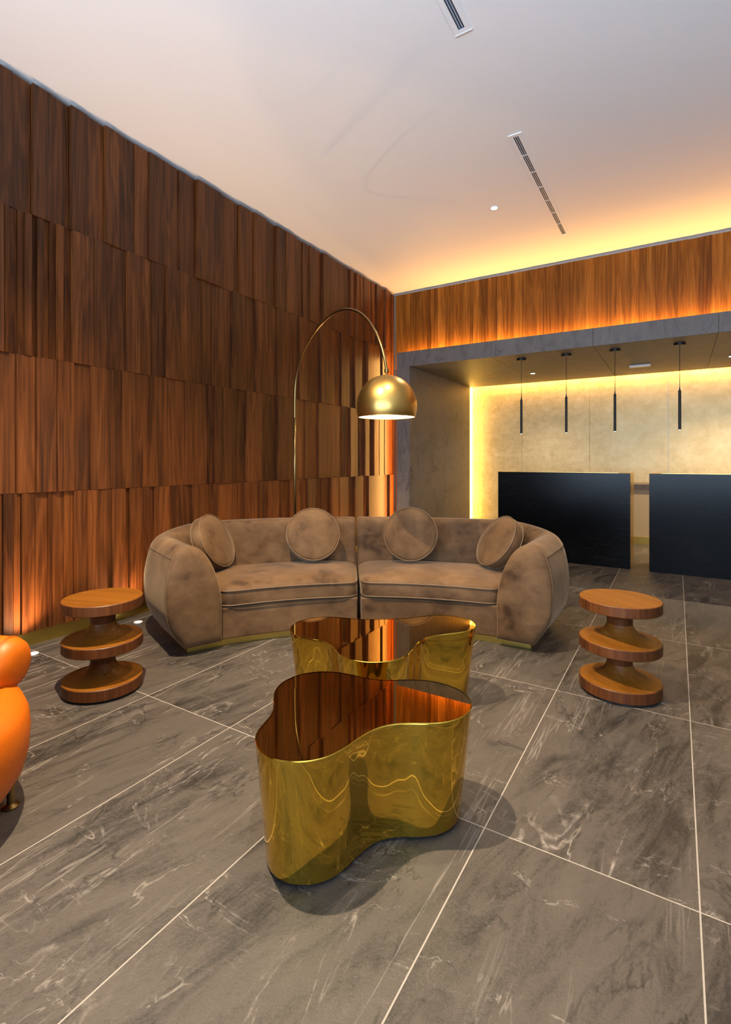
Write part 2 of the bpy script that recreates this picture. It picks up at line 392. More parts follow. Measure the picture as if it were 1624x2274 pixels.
for ys, (z0, z1) in zip(rowsY, rowsZ):
    ys = list(ys); y = ys[0]
    while y > YF + 0.1:
        y -= rb.choice((0.07, 0.11, 0.15, 0.22)); ys.insert(0, max(y, YF + 0.01))
    ys.append(6.775); lasth = False
    for a, c in zip(ys[:-1], ys[1:]):
        w = c - a
        if w < 0.005: continue
        proud = rb.uniform(0.022, 0.038) if not lasth else rb.uniform(0.007, 0.014)
        lasth = (not lasth) if rb.random() < 0.75 else lasth
        far = proud - rb.uniform(0.005, 0.011)
        zz0, zz1 = z0, z1 - (rb.uniform(0.0, 0.004) if z1 > 3 else 0)
        X0 = -3.615
        vs = [(-3.715, a, zz0), (-3.715, c, zz0), (X0 + far, c - 0.003, zz0), (X0 + proud, a + 0.0005, zz0)]
        vs += [(x, y_, zz1) for x, y_, _ in vs]
        g.add(vs, [(0, 1, 2, 3), (7, 6, 5, 4), (0, 4, 5, 1), (1, 5, 6, 2), (2, 6, 7, 3), (3, 7, 4, 0)], rb.random())
o = structure(mesh_obj('wall_left_cladding', g.v, g.f, M['walnut'], face_rnd=g.r)); o.name = 'trim_1'

# far wall : bulkhead carcass and its flush vertical boards
structure(Geo().box(-3.95, XR, 6.83, 6.95, 2.60, CH).obj('wall_back', M['shadow_gap']))
g = Geo(); x = -3.60; rb = random.Random(5)
while x < XR - 0.02:
    w = rb.choice((0.045, 0.06, 0.08, 0.10, 0.12)); x2 = min(x + w, XR - 0.01)
    d = rb.choice((0, 0.001, 0.003, 0.006))
    g.box(x, x2, 6.80 - d, 6.84, 2.60, 3.712 + rb.uniform(-0.004, 0.0), rb.random()); x = x2
mesh_obj('trim_2', g.v, g.f, M['walnut_flush'], face_rnd=g.r); structure(bpy.data.objects['trim_2'])
# closing piece between the left cladding and the portal
g = Geo(); g.box(-3.60, -3.29, 6.80, 6.86, 0, 2.60, 0.4)
structure(mesh_obj('trim_3', g.v, g.f, M['walnut'], face_rnd=g.r))

# stone portal : face frame of mitred slabs, jamb lining and soffit with open joints
PX0, PX1, PY, PZ0, PZ1 = -3.425, 3.55, 6.50, 2.567, 2.778
joints = [-2.04, -0.832, 0.372, 1.58, 2.79]
g = Geo(); xs = [PX0] + joints + [PX1]
for i, (a, c) in enumerate(zip(xs[:-1], xs[1:])): g.box(a + 0.0012, c - 0.0012, PY, PY + 0.085, PZ0, PZ1)
g.box(PX0 + 0.0012, PX0 + 0.205, PY, PY + 0.085, 0, PZ0 - 0.001)
structure(g.obj('trim_4', M['portal'], bevel=0.002))
g = Geo(); sx0 = PX0 + 0.205
for a, c in ((PY + 0.086, 7.80), (7.80, 9.00)): g.box(sx0 - 0.06, sx0, a + 0.002, c - 0.002, 0, PZ0)
structure(g.obj('wall_alcove_side', M['portal'], bevel=0.002))
g = Geo(); xs = [sx0 - 0.06] + joints + [PX1]
for a, c in zip(xs[:-1], xs[1:]): g.box(a + 0.002, c - 0.002, PY + 0.087, 9.02, PZ0 + 0.001, PZ0 + 0.05)
structure(g.obj('ceiling_alcove', M['portal']))
structure(Geo().box(-3.95, XR, 6.95, YB + 0.1, PZ0 + 0.12, PZ0 + 0.2).obj('ceiling_alcove_void', M['plaster']))
bpy.data.objects['ceiling_alcove_void'].name = 'ceiling_void'
structure(Geo().box(-3.75, -3.55, 6.86, YB + 0.1, 0, PZ0 + 0.12).obj('wall_alcove_outer', M['plaster']))
g = Geo(); xs = [-3.6, -2.333, -1.228, -0.111, 1.0, 2.11, XR]
for i, (a, c) in enumerate(zip(xs[:-1], xs[1:])): g.box(a + 0.0015, c - 0.0015, 9.20, 9.26, 0, PZ0 + 0.11)
structure(g.obj('wall_alcove_back', M['gold_leaf'], bevel=0.0015))

# lit strips seen in the alcove reveal
o = Geo().box(sx0 - 0.035, sx0 - 0.025, 9.004, 9.195, 0.0, PZ0 + 0.03).obj('light_strip', M['led'])
tag(o, 'glowing amber strip running upright in the alcove corner beside the gold wall', 'light strip')
o = Geo().box(sx0, PX1, 9.06, 9.185, PZ0 + 0.040, PZ0 + 0.048).obj('light_strip', M['led'])
tag(o, 'glowing amber strip running along the top of the gold wall', 'light strip')

# ------------------------------------------------------------------ reception counters
def counter(x0, x1, y0, label):
    t = empty('reception_counter', ((x0 + x1) / 2, y0 + 0.3, 0), label, 'reception desk', 'black fronted reception desks in the alcove mouth')
    hw = (x1 - x0) / 2; f = -0.3
    Geo().box(-hw, hw, f, f + 0.04, 0, 1.083).obj('front_panel', M['black_stone'], t, bevel=0.001)
    for s in (-1, 1):
        a, c = sorted((s * hw, s * (hw - 0.115)))
        Geo().box(a, c, f + 0.041, f + 0.56, 0, 1.083).obj('side_panel', M['counter_gold'], t, bevel=0.001)
    Geo().box(-hw + 0.116, hw - 0.116, f + 0.041, f + 0.10, 0, 1.086).obj('inner_panel', M['counter_gold'], t)
    Geo().box(-hw + 0.116, hw - 0.116, f + 0.101, f + 0.56, 0.70, 0.735).obj('worktop', M['beige'], t)
    return t
counter(-1.945, -0.445, 6.482, 'black stone reception desk with gold end, whole, behind the sofa right arm')
counter(-0.258, 1.25, 6.46, 'black stone reception desk with bluish sheen, cut off by the right edge')
t = empty('back_counter', (0.0, 8.85, 0), 'low beige back counter with stone top glimpsed between the black desks', 'counter')
Geo().box(-1.9, 1.9, -0.30, 0.33, 0.10, 0.80).obj('cabinet_body', M['beige'], t)
Geo().box(-1.92, 1.92, -0.32, 0.34, 0.802, 0.875).obj('worktop', M['portal'], t)
Geo().box(-1.9, 1.9, -0.315, 0.33, 0.0, 0.098).obj('plinth', M['brass_plinth'], t)

# ------------------------------------------------------------------ pendants
pend = empty('pendant_light', (-1.735, 6.82, PZ0), 'x', 'pendant light', 'black tube pendants over the reception desks')
Geo().lathe([(0.0, -0.026), (0.056, -0.026), (0.06, -0.022), (0.06, 0.0), (0.0, 0.0)], 32).obj('canopy', M['black_metal'], pend, auto=35)
Geo().tube([(0, 0, -0.026), (0, 0, -0.53)], 0.0032, 8).obj('cord', M['black_metal'], pend)
Geo().lathe([(0.0, -0.505), (0.006, -0.507), (0.007, -0.535), (0.015, -0.54), (0.0155, -0.985), (0.013, -0.987), (0.0, -0.987)], 24).obj('tube_shade', M['black_metal'], pend, auto=35)
Geo().lathe([(0.0, -0.990), (0.009, -0.9895), (0.011, -0.987), (0.0, -0.986)], 20).obj('lamp_tip', M['tip'], pend)
pl = ['slim black tube pendant, leftmost, nearest the glowing corner strip', 'slim black tube pendant, second from the glowing corner strip',
      'slim black tube pendant just left of the flat white ceiling box', 'slim black tube pendant, rightmost, above the gap right of the first desk']
for i, (x, y) in enumerate(((-1.735, 6.81), (-1.182, 6.825), (-0.633, 6.84), (0.028, 6.865))):
    o = pend if i == 0 else copy_tree(pend)
    o.location = (x, y, PZ0); o['label'] = pl[i]
    d = bpy.data.lights.new('pendant_glow', 'SPOT'); d.energy = 4; d.color = WARM; d.spot_size = R(100); d.shadow_soft_size = 0.012
    lo = bpy.data.objects.new('pendant_glow', d); lo.location = (x, y, PZ0 - 0.995); COL.objects.link(lo)

# ------------------------------------------------------------------ recessed downlights
dl = empty('downlight', (0, 0, 0), 'x', 'ceiling light')
Geo().lathe([(0.030, -0.001), (0.032, -0.006), (0.042, -0.004), (0.044, 0.0), (0.03, 0.0)], 32, cap0=False, cap1=False).obj('trim_ring', M['white_plastic'], dl, smooth=True)
Geo().lathe([(0.0, -0.004), (0.031, -0.004), (0.031, -0.0005), (0.0, -0.0005)], 24).obj('lens', M['spot_lens'], dl)
spots = [  # x, y, z, power, label, group
 (-1.544, 5.016, CH, 230, 'single bright recessed spotlight in the white ceiling left of the air slot', None),
 (-1.78, 1.12, CH, 1250, 'recessed ceiling spotlight overhead, outside the view on the left', 'ceiling spots above the lounge'),
 (-1.05, 2.20, CH, 260, 'recessed ceiling spotlight overhead above the coffee tables', 'ceiling spots above the lounge'),
 (0.75, 1.3, CH, 80, 'added ceiling fill spotlight overhead on the right side, out of view', 'ceiling spots above the lounge'),  # unseen lamp, added as fill light
 (0.95, 4.6, CH, 130, 'added ceiling fill spotlight beyond the right edge towards the desks', 'ceiling spots above the lounge'),  # another added fill lamp, out of view
 (-1.879, 8.05, PZ0, 190, 'small recessed downlight in the alcove soffit near the leftmost pendant', 'alcove soffit downlights'),
 (0.60, 8.08, PZ0, 400, 'small recessed downlight in the alcove soffit at the right edge', 'alcove soffit downlights'),
 (-0.45, 8.75, PZ0, 0, '', None)]
k = 0
for x, y, z, pw, lab, grp in spots:
    if pw == 0: continue
    o = dl if k == 0 else copy_tree(dl); k += 1
    o.location = (x, y, z); o['label'] = lab
    if grp: o['group'] = grp
    spot('downlight_beam', (x, y, z - 0.012), (x, y, 0), pw, WARM if z > 3 else (1.0, 0.76, 0.46), 112 if z > 3 else 125, 0.8 if z > 3 else 1.0, 0.022)
# pocket emergency box on the soffit
t = empty('emergency_light', (-0.44, 8.16, PZ0), 'flat white rectangular box on the alcove soffit between two pendants', 'emergency light')
Geo().box(-0.13, 0.13, -0.05, 0.05, -0.022, 0.0).obj('housing', M['white_plastic'], t, bevel=0.004)
Geo().box(-0.115, 0.115, -0.036, 0.036, -0.026, -0.0225).obj('diffuser', M['white_enamel'], t, bevel=0.001)

# ------------------------------------------------------------------ linear air diffusers
def diffuser(y0, y1, label, nseg):
    t = empty('air_diffuser', (-1.062, (y0 + y1) / 2, CH), label, 'air vent', 'linear air diffusers in the ceiling')
    L = (y1 - y0) / 2
    g = Geo(); z0, z1 = -0.005, 0.0
    g.box(-0.05, -0.019, -L, L, z0, z1); g.box(0.019, 0.05, -L, L, z0, z1)
    g.box(-0.019, 0.019, -L, -L + 0.03, z0, z1); g.box(-0.019, 0.019, L - 0.03, L, z0, z1)
    g.obj('frame', M['ceiling'], t)
    Geo().box(-0.019, 0.019, -L + 0.03, L - 0.03, -0.0015, -0.0003).obj('slot', M['slot_dark'], t)
    for x in (-0.0075, 0.0075):
        Geo().box(x - 0.0032, x + 0.0032, -L + 0.03, L - 0.03, -0.0045, -0.0016).obj('blade', M['blade'], t)
    for i in range(1, nseg):
        y = -L + 0.03 + (2 * L - 0.06) * i / nseg
        Geo().box(-0.0188, 0.0188, y - 0.006, y + 0.006, -0.0048, -0.0046 + 0.003).obj('bridge', M['white_plastic'], t)
    for s in (-1, 1):
        Geo().box(-0.052, 0.052, s * L - 0.004, s * L + 0.004, -0.007, 0).obj('end_cap', M['white_plastic'], t)
diffuser(3.965, 6.03, 'long slotted air diffuser in the ceiling pointing at the desks, beside the spotlight', 7)
diffuser(0.75, 2.86, 'slotted air diffuser cut off by the top edge of the photo', 7)

# ------------------------------------------------------------------ in-ground uplights at the left wall
up = empty('floor_uplight', (0, 0, 0), 'x', 'floor light', 'uplights set in the floor along the boards')
Geo().lathe([(0.018, 0.0005), (0.020, 0.004), (0.030, 0.003), (0.032, 0.0005)], 28, cap0=False, cap1=False).obj('trim_ring', M['white_plastic'], up, smooth=True)
Geo().lathe([(0.0, 0.0006), (0.019, 0.0006), (0.019, 0.0025), (0.0, 0.003)], 24).obj('lens', M['spot_lens'], up)
k = 0
for y, lab in ((1.64, 'bright tiny floor uplight beside the orange armchair'), (2.385, 'tiny floor uplight between the left stool and the sofa'),
               (0.90, 'tiny floor uplight hidden behind the orange armchair'), (3.13, 'tiny floor uplight behind the sofa left arm'), (3.88, 'tiny floor uplight behind the sofa, mid wall'),
               (4.63, 'tiny floor uplight behind the arc lamp base'), (5.38, 'tiny floor uplight behind the sofa towards the corner'), (6.13, 'tiny floor uplight nearest the stone portal')):
    o = up if k == 0 else copy_tree(up); k += 1
    o.location = (-3.475, y, 0); o['label'] = lab
    spot('uplight_beam', (-3.475, y, 0.012), (-3.60, y, 3.0), 85 if y == 1.64 else 50, ORANGE, 105, 1.0, 0.02)

# ------------------------------------------------------------------ sofa (two curved sections)
SC = Vector((-0.851, 1.474)); SE = Vector((0.831, 0.556)); SN = Vector((-0.556, 0.831))
sofa_rot = math.atan2(SE.y, SE.x)
RF, RB = 1.894, 2.560
PA = [(0, 0.05), (0.0, 0.18), (0.0, 0.31), (0.025, 0.45), (0.075, 0.575), (0.135, 0.655), (0.205, 0.690), (0.268, 0.672), (0.312, 0.615), (0.345, 0.48), (0.352, 0.35), (0.330, 0.20), (0.235, 0.05)]
PB = [(0, 0.05), (0.0, 0.18), (0.0, 0.35), (0.012, 0.52), (0.020, 0.64), (0.028, 0.715), (0.060, 0.742), (0.150, 0.742), (0.220, 0.715), (0.280, 0.55), (0.295, 0.38), (0.275, 0.20), (0.190, 0.05)]
def prof(P):
    q = catmull([Vector((a, b, 0)) for a, b in P], 4, closed=False)
    return [(p.x, p.y) for p in q]
pA, pB = prof(PA), prof(PB)
def sofa_half(side, label):
    t = empty('curved_sofa_section', (SC.x, SC.y, 0), label, 'sofa', 'two halves of the curved velvet sofa', sofa_rot)
    sg = side
    gap = 0.010
    inner = Vector((0.920, 1.660)); adir = Vector((0.568, 0.823))
    # plan path of the inner face: back arc, fillet, arm line (side = +1 mirrored by sg)
    d = 0.659; fil = 0.21
    th_end = math.atan2(inner.x + adir.x * d, inner.y + adir.y * d)
    path = []; th0 = gap / RB
    thf = th_end - fil / RB
    for i in range(25):
        th = th0 + (thf - th0) * i / 24
        path.append((Vector((RB * math.sin(th), RB * math.cos(th))), Vector((math.sin(th), math.cos(th))), 0.0))
    pend_ = inner + adir * (d - fil); p0, n0 = path[-1][0], path[-1][1]
    n1 = Vector((adir.y, -adir.x))  # outward normal of the arm
    corner = inner + adir * d
    for i in range(1, 17):
        u = i / 16
        p = p0 * (1 - u) ** 2 + corner * 2 * u * (1 - u) + pend_ * u * u
        a = math.atan2(n0.x, n0.y) * (1 - u) + math.atan2(n1.x, n1.y) * u
        path.append((p, Vector((math.sin(a), math.cos(a))), u * u * (3 - 2 * u)))
    for i in range(1, 11): path.append((pend_ + (inner - pend_) * i / 10, n1, 1.0))
    rings = []
    def ring(p, n, w, inset=0.0, push=0.0, tdir=None):
        out = []
        cu = 0.17; cz = 0.37
        for (ua, za), (ub, zb) in zip(pA, pB):
            uu = ub * (1 - w) + ua * w; zz = zb * (1 - w) + za * w
            if inset: uu = cu + (uu - cu) * (1 - inset); zz = cz + (zz - cz) * (1 - inset * 0.8); zz = max(zz, 0.05)
            q = p + n * uu
            if tdir is not None: q = q + tdir * push
            out.append((sg * q.x, q.y, zz))
        return out
    st = Vector((-1, 0)) * -1
    s0, sN = path[0], path[-1]
    tdir0 = Vector((1, 0)); tdirN = -adir
    shell = Geo()
    rr = [ring(s0[0], s0[1], 0, 0.10, 0.0, tdir0), ring(s0[0], s0[1], 0, 0.03, 0.004, tdir0), ring(s0[0], s0[1], 0, 0.0, 0.020, tdir0)]
    body = [ring(p, n, w) for p, n, w in path[1:]]
    caps = [ring(sN[0], sN[1], 1, 0.012, 0.012, tdirN)]
    shell.rings(rr + body + caps, True, True)
    shell.obj('back_and_arm', M['velvet'], t, auto=60)
    # pillowed end panel of the arm
    ep = Geo()
    er = [ring(sN[0], sN[1], 1, i_, p_, tdirN) for i_, p_ in ((0.010, 0.010), (0.0, 0.016), (0.008, 0.026), (0.06, 0.037), (0.18, 0.046), (0.40, 0.053), (0.70, 0.056), (0.96, 0.057))]
    ep.rings(er, True, True)
    e = ep.obj('arm_end_panel', M['velvet'], t, smooth=True)
    pr = ring(sN[0], sN[1], 1, -0.004, 0.018, tdirN)
    Geo().tube(pr, 0.0026, 6).obj('piping', M['piping'], e)
    # seam where the top panel meets the outer side
    sidx = 32
    pts = []
    for p, n, w in path[26:]:
        u_, z_ = pA[sidx]; ub_, zb_ = pB[sidx]
        q = p + n * (ub_ * (1 - w) + u_ * w + 0.001); pts.append((sg * q.x, q.y, zb_ * (1 - w) + z_ * w + 0.001))
    Geo().tube(pts, 0.002, 6).obj('seam', M['piping_dark'], t)
    # plan domain for seat base and cushion: a = 0..1 across, b = 0..1 front to back
    def plan(a, b, shrink=0.0, front=0.0):
        r_ = (RF - front) + (RB + 0.02 - RF + front) * b
        # inner arm line reached at a = 1
        k_ = b * 0.70 - front
        lim_p = inner + adir * k_
        th1 = math.atan2(lim_p.x, lim_p.y)
        rl = lim_p.length
        thA = (gap + shrink) / r_; thB = th1 - shrink / r_
        th = thA + (thB - thA) * a
        rr_ = r_ + (rl - r_) * a ** 6
        return Vector((rr_ * math.sin(th), rr_ * math.cos(th)))
    # base
    bs = Geo(); rg = []
    edge = [(a / 20, 0.0) for a in range(21)] + [(1, b / 6) for b in range(1, 7)] + [(1 - a / 20, 1) for a in range(1, 21)] + [(0, 1 - b / 6) for b in range(1, 6)]
    for z in (0.05, 0.256): rg.append([(sg * plan(a, b, 0.004).x, plan(a, b, 0.004).y, z) for a, b in edge])
    bs.rings(rg); bs.obj('seat_base', M['velvet'], t, bevel=0.008)
    # cushion : rings shrinking towards the middle of the domain
    def sq(i, n, q, rc=0.06):
        # rounded square domain boundary scaled by q
        per = 4; u = i / n * 4; s_ = int(u) % 4; f = u - int(u)
        x, y = [(f, 0), (1, f), (1 - f, 1), (0, 1 - f)][s_]
        x, y = x * 2 - 1, y * 2 - 1
        # soften the corners
        l = (abs(x) ** 10 + abs(y) ** 10) ** 0.1
        kx = 1 / (l if l > 1 else 1)
        return 0.5 + 0.5 * x * kx * q, 0.5 + 0.5 * y * kx * q
    n = 160; cr = []
    for q, z in ((0.90, 0.262), (0.975, 0.262), (0.994, 0.266), (1.0, 0.274), (1.004, 0.315), (1.0, 0.360), (0.994, 0.369), (0.975, 0.378), (0.93, 0.389), (0.85, 0.400), (0.7, 0.412), (0.5, 0.419), (0.25, 0.423), (0.02, 0.424)):
        row = []
        for i in range(n):
            a, b = sq(i, n, q); p = plan(a, b, 0.003, 0.012)
            row.append((sg * p.x, p.y, z))
        cr.append(row)
    cg = Geo(); cg.rings(cr, True, True)
    cu = cg.obj('seat_cushion', M['velvet'], t, smooth=True)
    for z in (0.271, 0.366):
        pp = []
        for i in range(n):
            a, b = sq(i, n, 1.004); p = plan(a, b, 0.003, 0.016); pp.append((sg * p.x, p.y, z))
        Geo().tube(pp, 0.0034, 6, closed=True).obj('piping', M['piping'], cu)
    # brass plinth
    pg = Geo(); rg = []
    fr = [Vector((math.sin(th), math.cos(th))) * (RF + 0.035) for th in [gap / RF + (0.487 - gap / RF) * i / 20 for i in range(21)]]
    oc = inner + n1 * 0.20 + adir * 0.05
    bk = [inner + n1 * 0.20 + adir * 0.70] + [Vector((math.sin(th), math.cos(th))) * (RB + 0.10) for th in [0.46 - (0.46 - gap / RB) * i / 12 for i in range(13)]]
    ol = fr + [oc] + bk
    for z in (0.0, 0.049): rg.append([(sg * p.x, p.y, z) for p in ol])
    pg.rings(rg); pg.obj('plinth', M['brass_plinth'], t)
    return t
sofa_half(-1, 'left half of the curved taupe velvet sofa, the arm near the left stool')
sofa_half(1, 'right half of the curved taupe velvet sofa, the arm towards the black desks')

# round scatter cushions
fw = Vector((-math.sin(R(32.1)), math.cos(R(32.1)), 0)); rt = Vector((math.cos(R(32.1)), math.sin(R(32.1)), 0)); upv = Vector((0, 0, 1))
def round_cushion(loc, nrm, label, rad=0.208):
    nrm = Vector(nrm).normalized()
    t = empty('round_cushion', loc, label, 'cushion', 'round velvet cushions on the curved sofa')
    t.rotation_euler = nrm.to_track_quat('Z', 'Y').to_euler()
    pr = [(0.0, -0.068), (0.08, -0.066), (0.15, -0.058), (rad - 0.018, -0.045), (rad - 0.004, -0.038), (rad + 0.002, -0.024), (rad + 0.003, 0.0), (rad + 0.002, 0.024), (rad - 0.004, 0.038), (rad - 0.018, 0.045), (0.15, 0.058), (0.08, 0.066), (0.0, 0.068)]
    Geo().lathe(pr, 72).obj('cover', M['velvet'], t, smooth=True)
    for z in (-0.039, 0.039):
        Geo().tube([((rad + 0.001) * math.cos(2 * math.pi * i / 64), (rad + 0.001) * math.sin(2 * math.pi * i / 64), z) for i in range(64)], 0.0034, 6, closed=True).obj('piping', M['piping'], t)
def vdir(px):  # horizontal view direction frame at an image column
    f = (fw + rt * ((px - 796) / 1128.0)).normalized(); r_ = Vector((f.y, -f.x, 0)); return f, r_
for px, nr, nu, nf, loc, lab in (
  (470, 0.78, 0.42, 0.45, (-2.975, 2.675, 0.612), 'round taupe velvet cushion tilted against the left sofa arm'),
  (698, 0.10, 0.34, 0.93, (-2.478, 3.262, 0.632), 'round taupe velvet cushion facing forward on the back, just left of the sofa seam'),
  (914, -0.12, 0.22, 0.96, (-1.798, 3.655, 0.640), 'round taupe velvet cushion facing forward on the back, just right of the sofa seam'),
  (1112, -0.72, 0.52, 0.44, (-1.150, 3.860, 0.602), 'round taupe velvet cushion leaning steeply against the right sofa arm')):
    f, r_ = vdir(px)
    round_cushion(loc, r_ * nr + upv * nu - f * nf, lab)

# ------------------------------------------------------------------ coffee tables
near = [(-1.084, 1.137), (-1.033, 1.1), (-0.976, 1.09), (-0.922, 1.106), (-0.878, 1.136), (-0.843, 1.184), (-0.827, 1.248), (-0.823, 1.31), (-0.812, 1.379), (-0.783, 1.432), (-0.736, 1.472), (-0.676, 1.503), (-0.628, 1.545), (-0.597, 1.602), (-0.591, 1.671), (-0.612, 1.734), (-0.656, 1.783), (-0.725, 1.81), (-0.805, 1.808), (-0.87, 1.778), (-0.918, 1.741), (-0.965, 1.708), (-1.021, 1.693), (-1.092, 1.69), (-1.163, 1.68), (-1.226, 1.643), (-1.273, 1.577), (-1.284, 1.498), (-1.262, 1.425), (-1.218, 1.371), (-1.172, 1.324), (-1.143, 1.275), (-1.128, 1.215), (-1.112, 1.17)]
far = [(-1.657, 1.985), (-1.607, 1.938), (-1.54, 1.917), (-1.47, 1.923), (-1.405, 1.933), (-1.347, 1.917), (-1.295, 1.869), (-1.23, 1.823), (-1.152, 1.809), (-1.072, 1.836), (-1.01, 1.9), (-0.988, 1.978), (-1.001, 2.058), (-1.022, 2.137), (-1.02, 2.22), (-0.98, 2.298), (-0.918, 2.367), (-0.87, 2.43), (-0.861, 2.5), (-0.89, 2.568), (-0.955, 2.616), (-1.042, 2.626), (-1.125, 2.587), (-1.18, 2.52), (-1.228, 2.453), (-1.29, 2.395), (-1.358, 2.342), (-1.424, 2.302), (-1.495, 2.282), (-1.574, 2.263), (-1.647, 2.218), (-1.687, 2.145), (-1.691, 2.065)]
def blob_table(P, H, label):
    c = sum((Vector(p) for p in P), Vector((0, 0))) / len(P)
    t = empty('coffee_table', (c.x, c.y, 0), label, 'coffee table', 'pair of polished brass coffee tables')
    # smooth the hand-traced outline a little before interpolating
    Q = [Vector(p) - c for p in P]
    Q = [Q[i - 1] * 0.18 + Q[i] * 0.64 + Q[(i + 1) % len(Q)] * 0.18 for i in range(len(Q))]
    Q = [q * 1.004 for q in Q]
    L = catmull([Vector((q.x, q.y, 0)) for q in Q], 6)
    sc_bot = 0.895
    def ring(s, z, inset=0.0):
        out = []
        for i, p in enumerate(L):
            tdir = (L[(i + 1) % len(L)] - L[i - 1]).normalized(); nn = Vector((tdir.y, -tdir.x, 0))
            q = p * s - nn * inset; out.append((q.x, q.y, z))
        return out
    body = Geo()
    zs = [0.012 + (H - 0.018) * i / 10 for i in range(11)]
    rg = [ring(sc_bot + (1 - sc_bot) * (z / H), z) for z in zs]
    rg += [ring(1, H - 0.0025, 0.0007), ring(1, H, 0.0026), ring(1, H, 0.0065)]
    body.rings(rg, True, False); body.obj('body', M['gold_mirror'], t, auto=30)
    top = Geo(); top.rings([ring(1, H - 0.010, 0.0068), ring(1, H - 0.0012, 0.0068)], True, True)
    top.obj('table_top', M['gold_top'], t)
    ft = Geo(); ft.rings([ring(sc_bot, 0.0, 0.012), ring(sc_bot, 0.0119, 0.012)]); ft.obj('base_foot', M['shade_foot'], t)
blob_table(near, 0.385, 'polished brass free-form coffee table, the nearer one standing in front')
blob_table(far, 0.385, 'polished brass free-form coffee table, the farther one by the sofa')

# ------------------------------------------------------------------ turned stools
def stool(loc, rz, label):
    t = empty('side_stool', loc, label, 'stool', 'turned wooden three disc stools', rz)
    def disc(z0, z1, up_, down_, name):
        r0 = 0.200; e = 0.003
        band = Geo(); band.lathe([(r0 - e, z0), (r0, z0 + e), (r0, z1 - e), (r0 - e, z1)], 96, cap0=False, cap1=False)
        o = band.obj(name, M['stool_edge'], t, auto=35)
        return o
    # each disc : face surfaces and band
    def faces(z, r1, flare, name):
        pass
    d1 = disc(0.012, 0.070, 1, 0, 'bottom_disc'); d2 = disc(0.228, 0.281, 1, 1, 'middle_disc'); d3 = disc(0.441, 0.494, 0, 1, 'top_disc')
    e = 0.003; r0 = 0.2
    def lathe_part(prof_, par, nm, mat):
        Geo().lathe(prof_, 96, cap0=False, cap1=False).obj(nm, mat, par, smooth=True)
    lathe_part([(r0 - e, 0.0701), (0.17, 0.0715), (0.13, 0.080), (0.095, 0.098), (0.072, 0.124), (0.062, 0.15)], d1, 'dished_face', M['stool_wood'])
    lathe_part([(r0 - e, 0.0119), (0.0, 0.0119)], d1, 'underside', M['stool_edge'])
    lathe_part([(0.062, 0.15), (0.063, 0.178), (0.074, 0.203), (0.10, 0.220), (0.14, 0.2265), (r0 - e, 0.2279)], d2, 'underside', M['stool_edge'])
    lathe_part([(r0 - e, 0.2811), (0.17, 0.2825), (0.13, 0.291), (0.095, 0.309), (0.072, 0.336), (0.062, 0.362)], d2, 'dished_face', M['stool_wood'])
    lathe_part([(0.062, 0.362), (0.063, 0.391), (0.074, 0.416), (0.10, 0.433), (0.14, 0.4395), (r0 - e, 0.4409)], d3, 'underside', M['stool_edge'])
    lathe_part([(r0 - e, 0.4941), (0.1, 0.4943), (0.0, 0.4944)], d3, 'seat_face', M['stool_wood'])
    Geo().lathe([(0.0, 0.0), (0.182, 0.0), (0.182, 0.0118), (0.0, 0.0118)], 64).obj('foot', M['shade_foot'], t)
    return t
stool((-2.628, 1.592, 0), R(20), 'turned wooden stool of three discs, left of the sofa by the wall boards')
stool((-0.259, 3.048, 0), R(-35), 'turned wooden stool of three discs standing right of the sofa on open floor')

# ------------------------------------------------------------------ arc lamp
P0 = Vector((-2.9634, 3.6302, 0)); P1 = Vector((-1.6943, 3.0688, 0)); dv = P1 - P0
t = empty('arc_floor_lamp', P0, 'tall brass arc floor lamp with a dome shade, rising behind the sofa', 'floor lamp')
Geo().lathe([(0.0, 0.0), (0.155, 0.0), (0.16, 0.004), (0.16, 0.028), (0.155, 0.034), (0.02, 0.036), (0.014, 0.06), (0.0, 0.06)], 56).obj('base', M['brass_pole'], t, auto=40)
Geo().tube([(0, 0, 0.04), (0, 0, 1.20), (0, 0, 1.62)], 0.0125, 16).obj('pole', M['brass_pole'], t, smooth=True)
arc = [(0.0, 1.60), (0.0, 1.734), (0.007, 1.896), (0.037, 2.034), (0.100, 2.160), (0.204, 2.271), (0.329, 2.358), (0.455, 2.404), (0.565, 2.411), (0.655, 2.390), (0.744, 2.341), (0.829, 2.261), (0.901, 2.151), (0.951, 2.039), (0.982, 1.940), (0.999, 1.850)]
apts = catmull([Vector((dv.x * a, dv.y * a, z)) for a, z in arc], 6, closed=False)
am = Geo().tube(apts, 0.0095, 16).obj('arm', M['brass_pole'], t, smooth=True)
j = [p for p in apts if 2.33 < p.z < 2.40 and p.x < dv.x * 0.45]
Geo().tube(j[:5] if len(j) >= 5 else apts[30:34], 0.0125, 16).obj('joint_sleeve', M['brass_pole'], am)
hx, hy = dv.x, dv.y
Geo().lathe([(0.0, 1.862), (0.015, 1.860), (0.016, 1.852), (0.016, 1.838), (0.013, 1.834), (0.006, 1.832), (0.006, 1.812), (0.0, 1.812)], 24, c=(hx, hy, 0)).obj('swivel_nut', M['brass_pole'], t, auto=35)
sh = []
rs = 0.208; zc = 1.602
for i in range(0, 33):
    a = R(4) + (R(109.8) - R(4)) * i / 32
    sh.append((rs * math.sin(a), zc + 1.04 * rs * math.cos(a)))
s_ = Geo().lathe([(0.0, zc + rs * 1.04)] + sh, 96, c=(hx, hy, 0), cap0=False, cap1=False).obj('lamp_shade', M['brass_satin'], t, smooth=True)
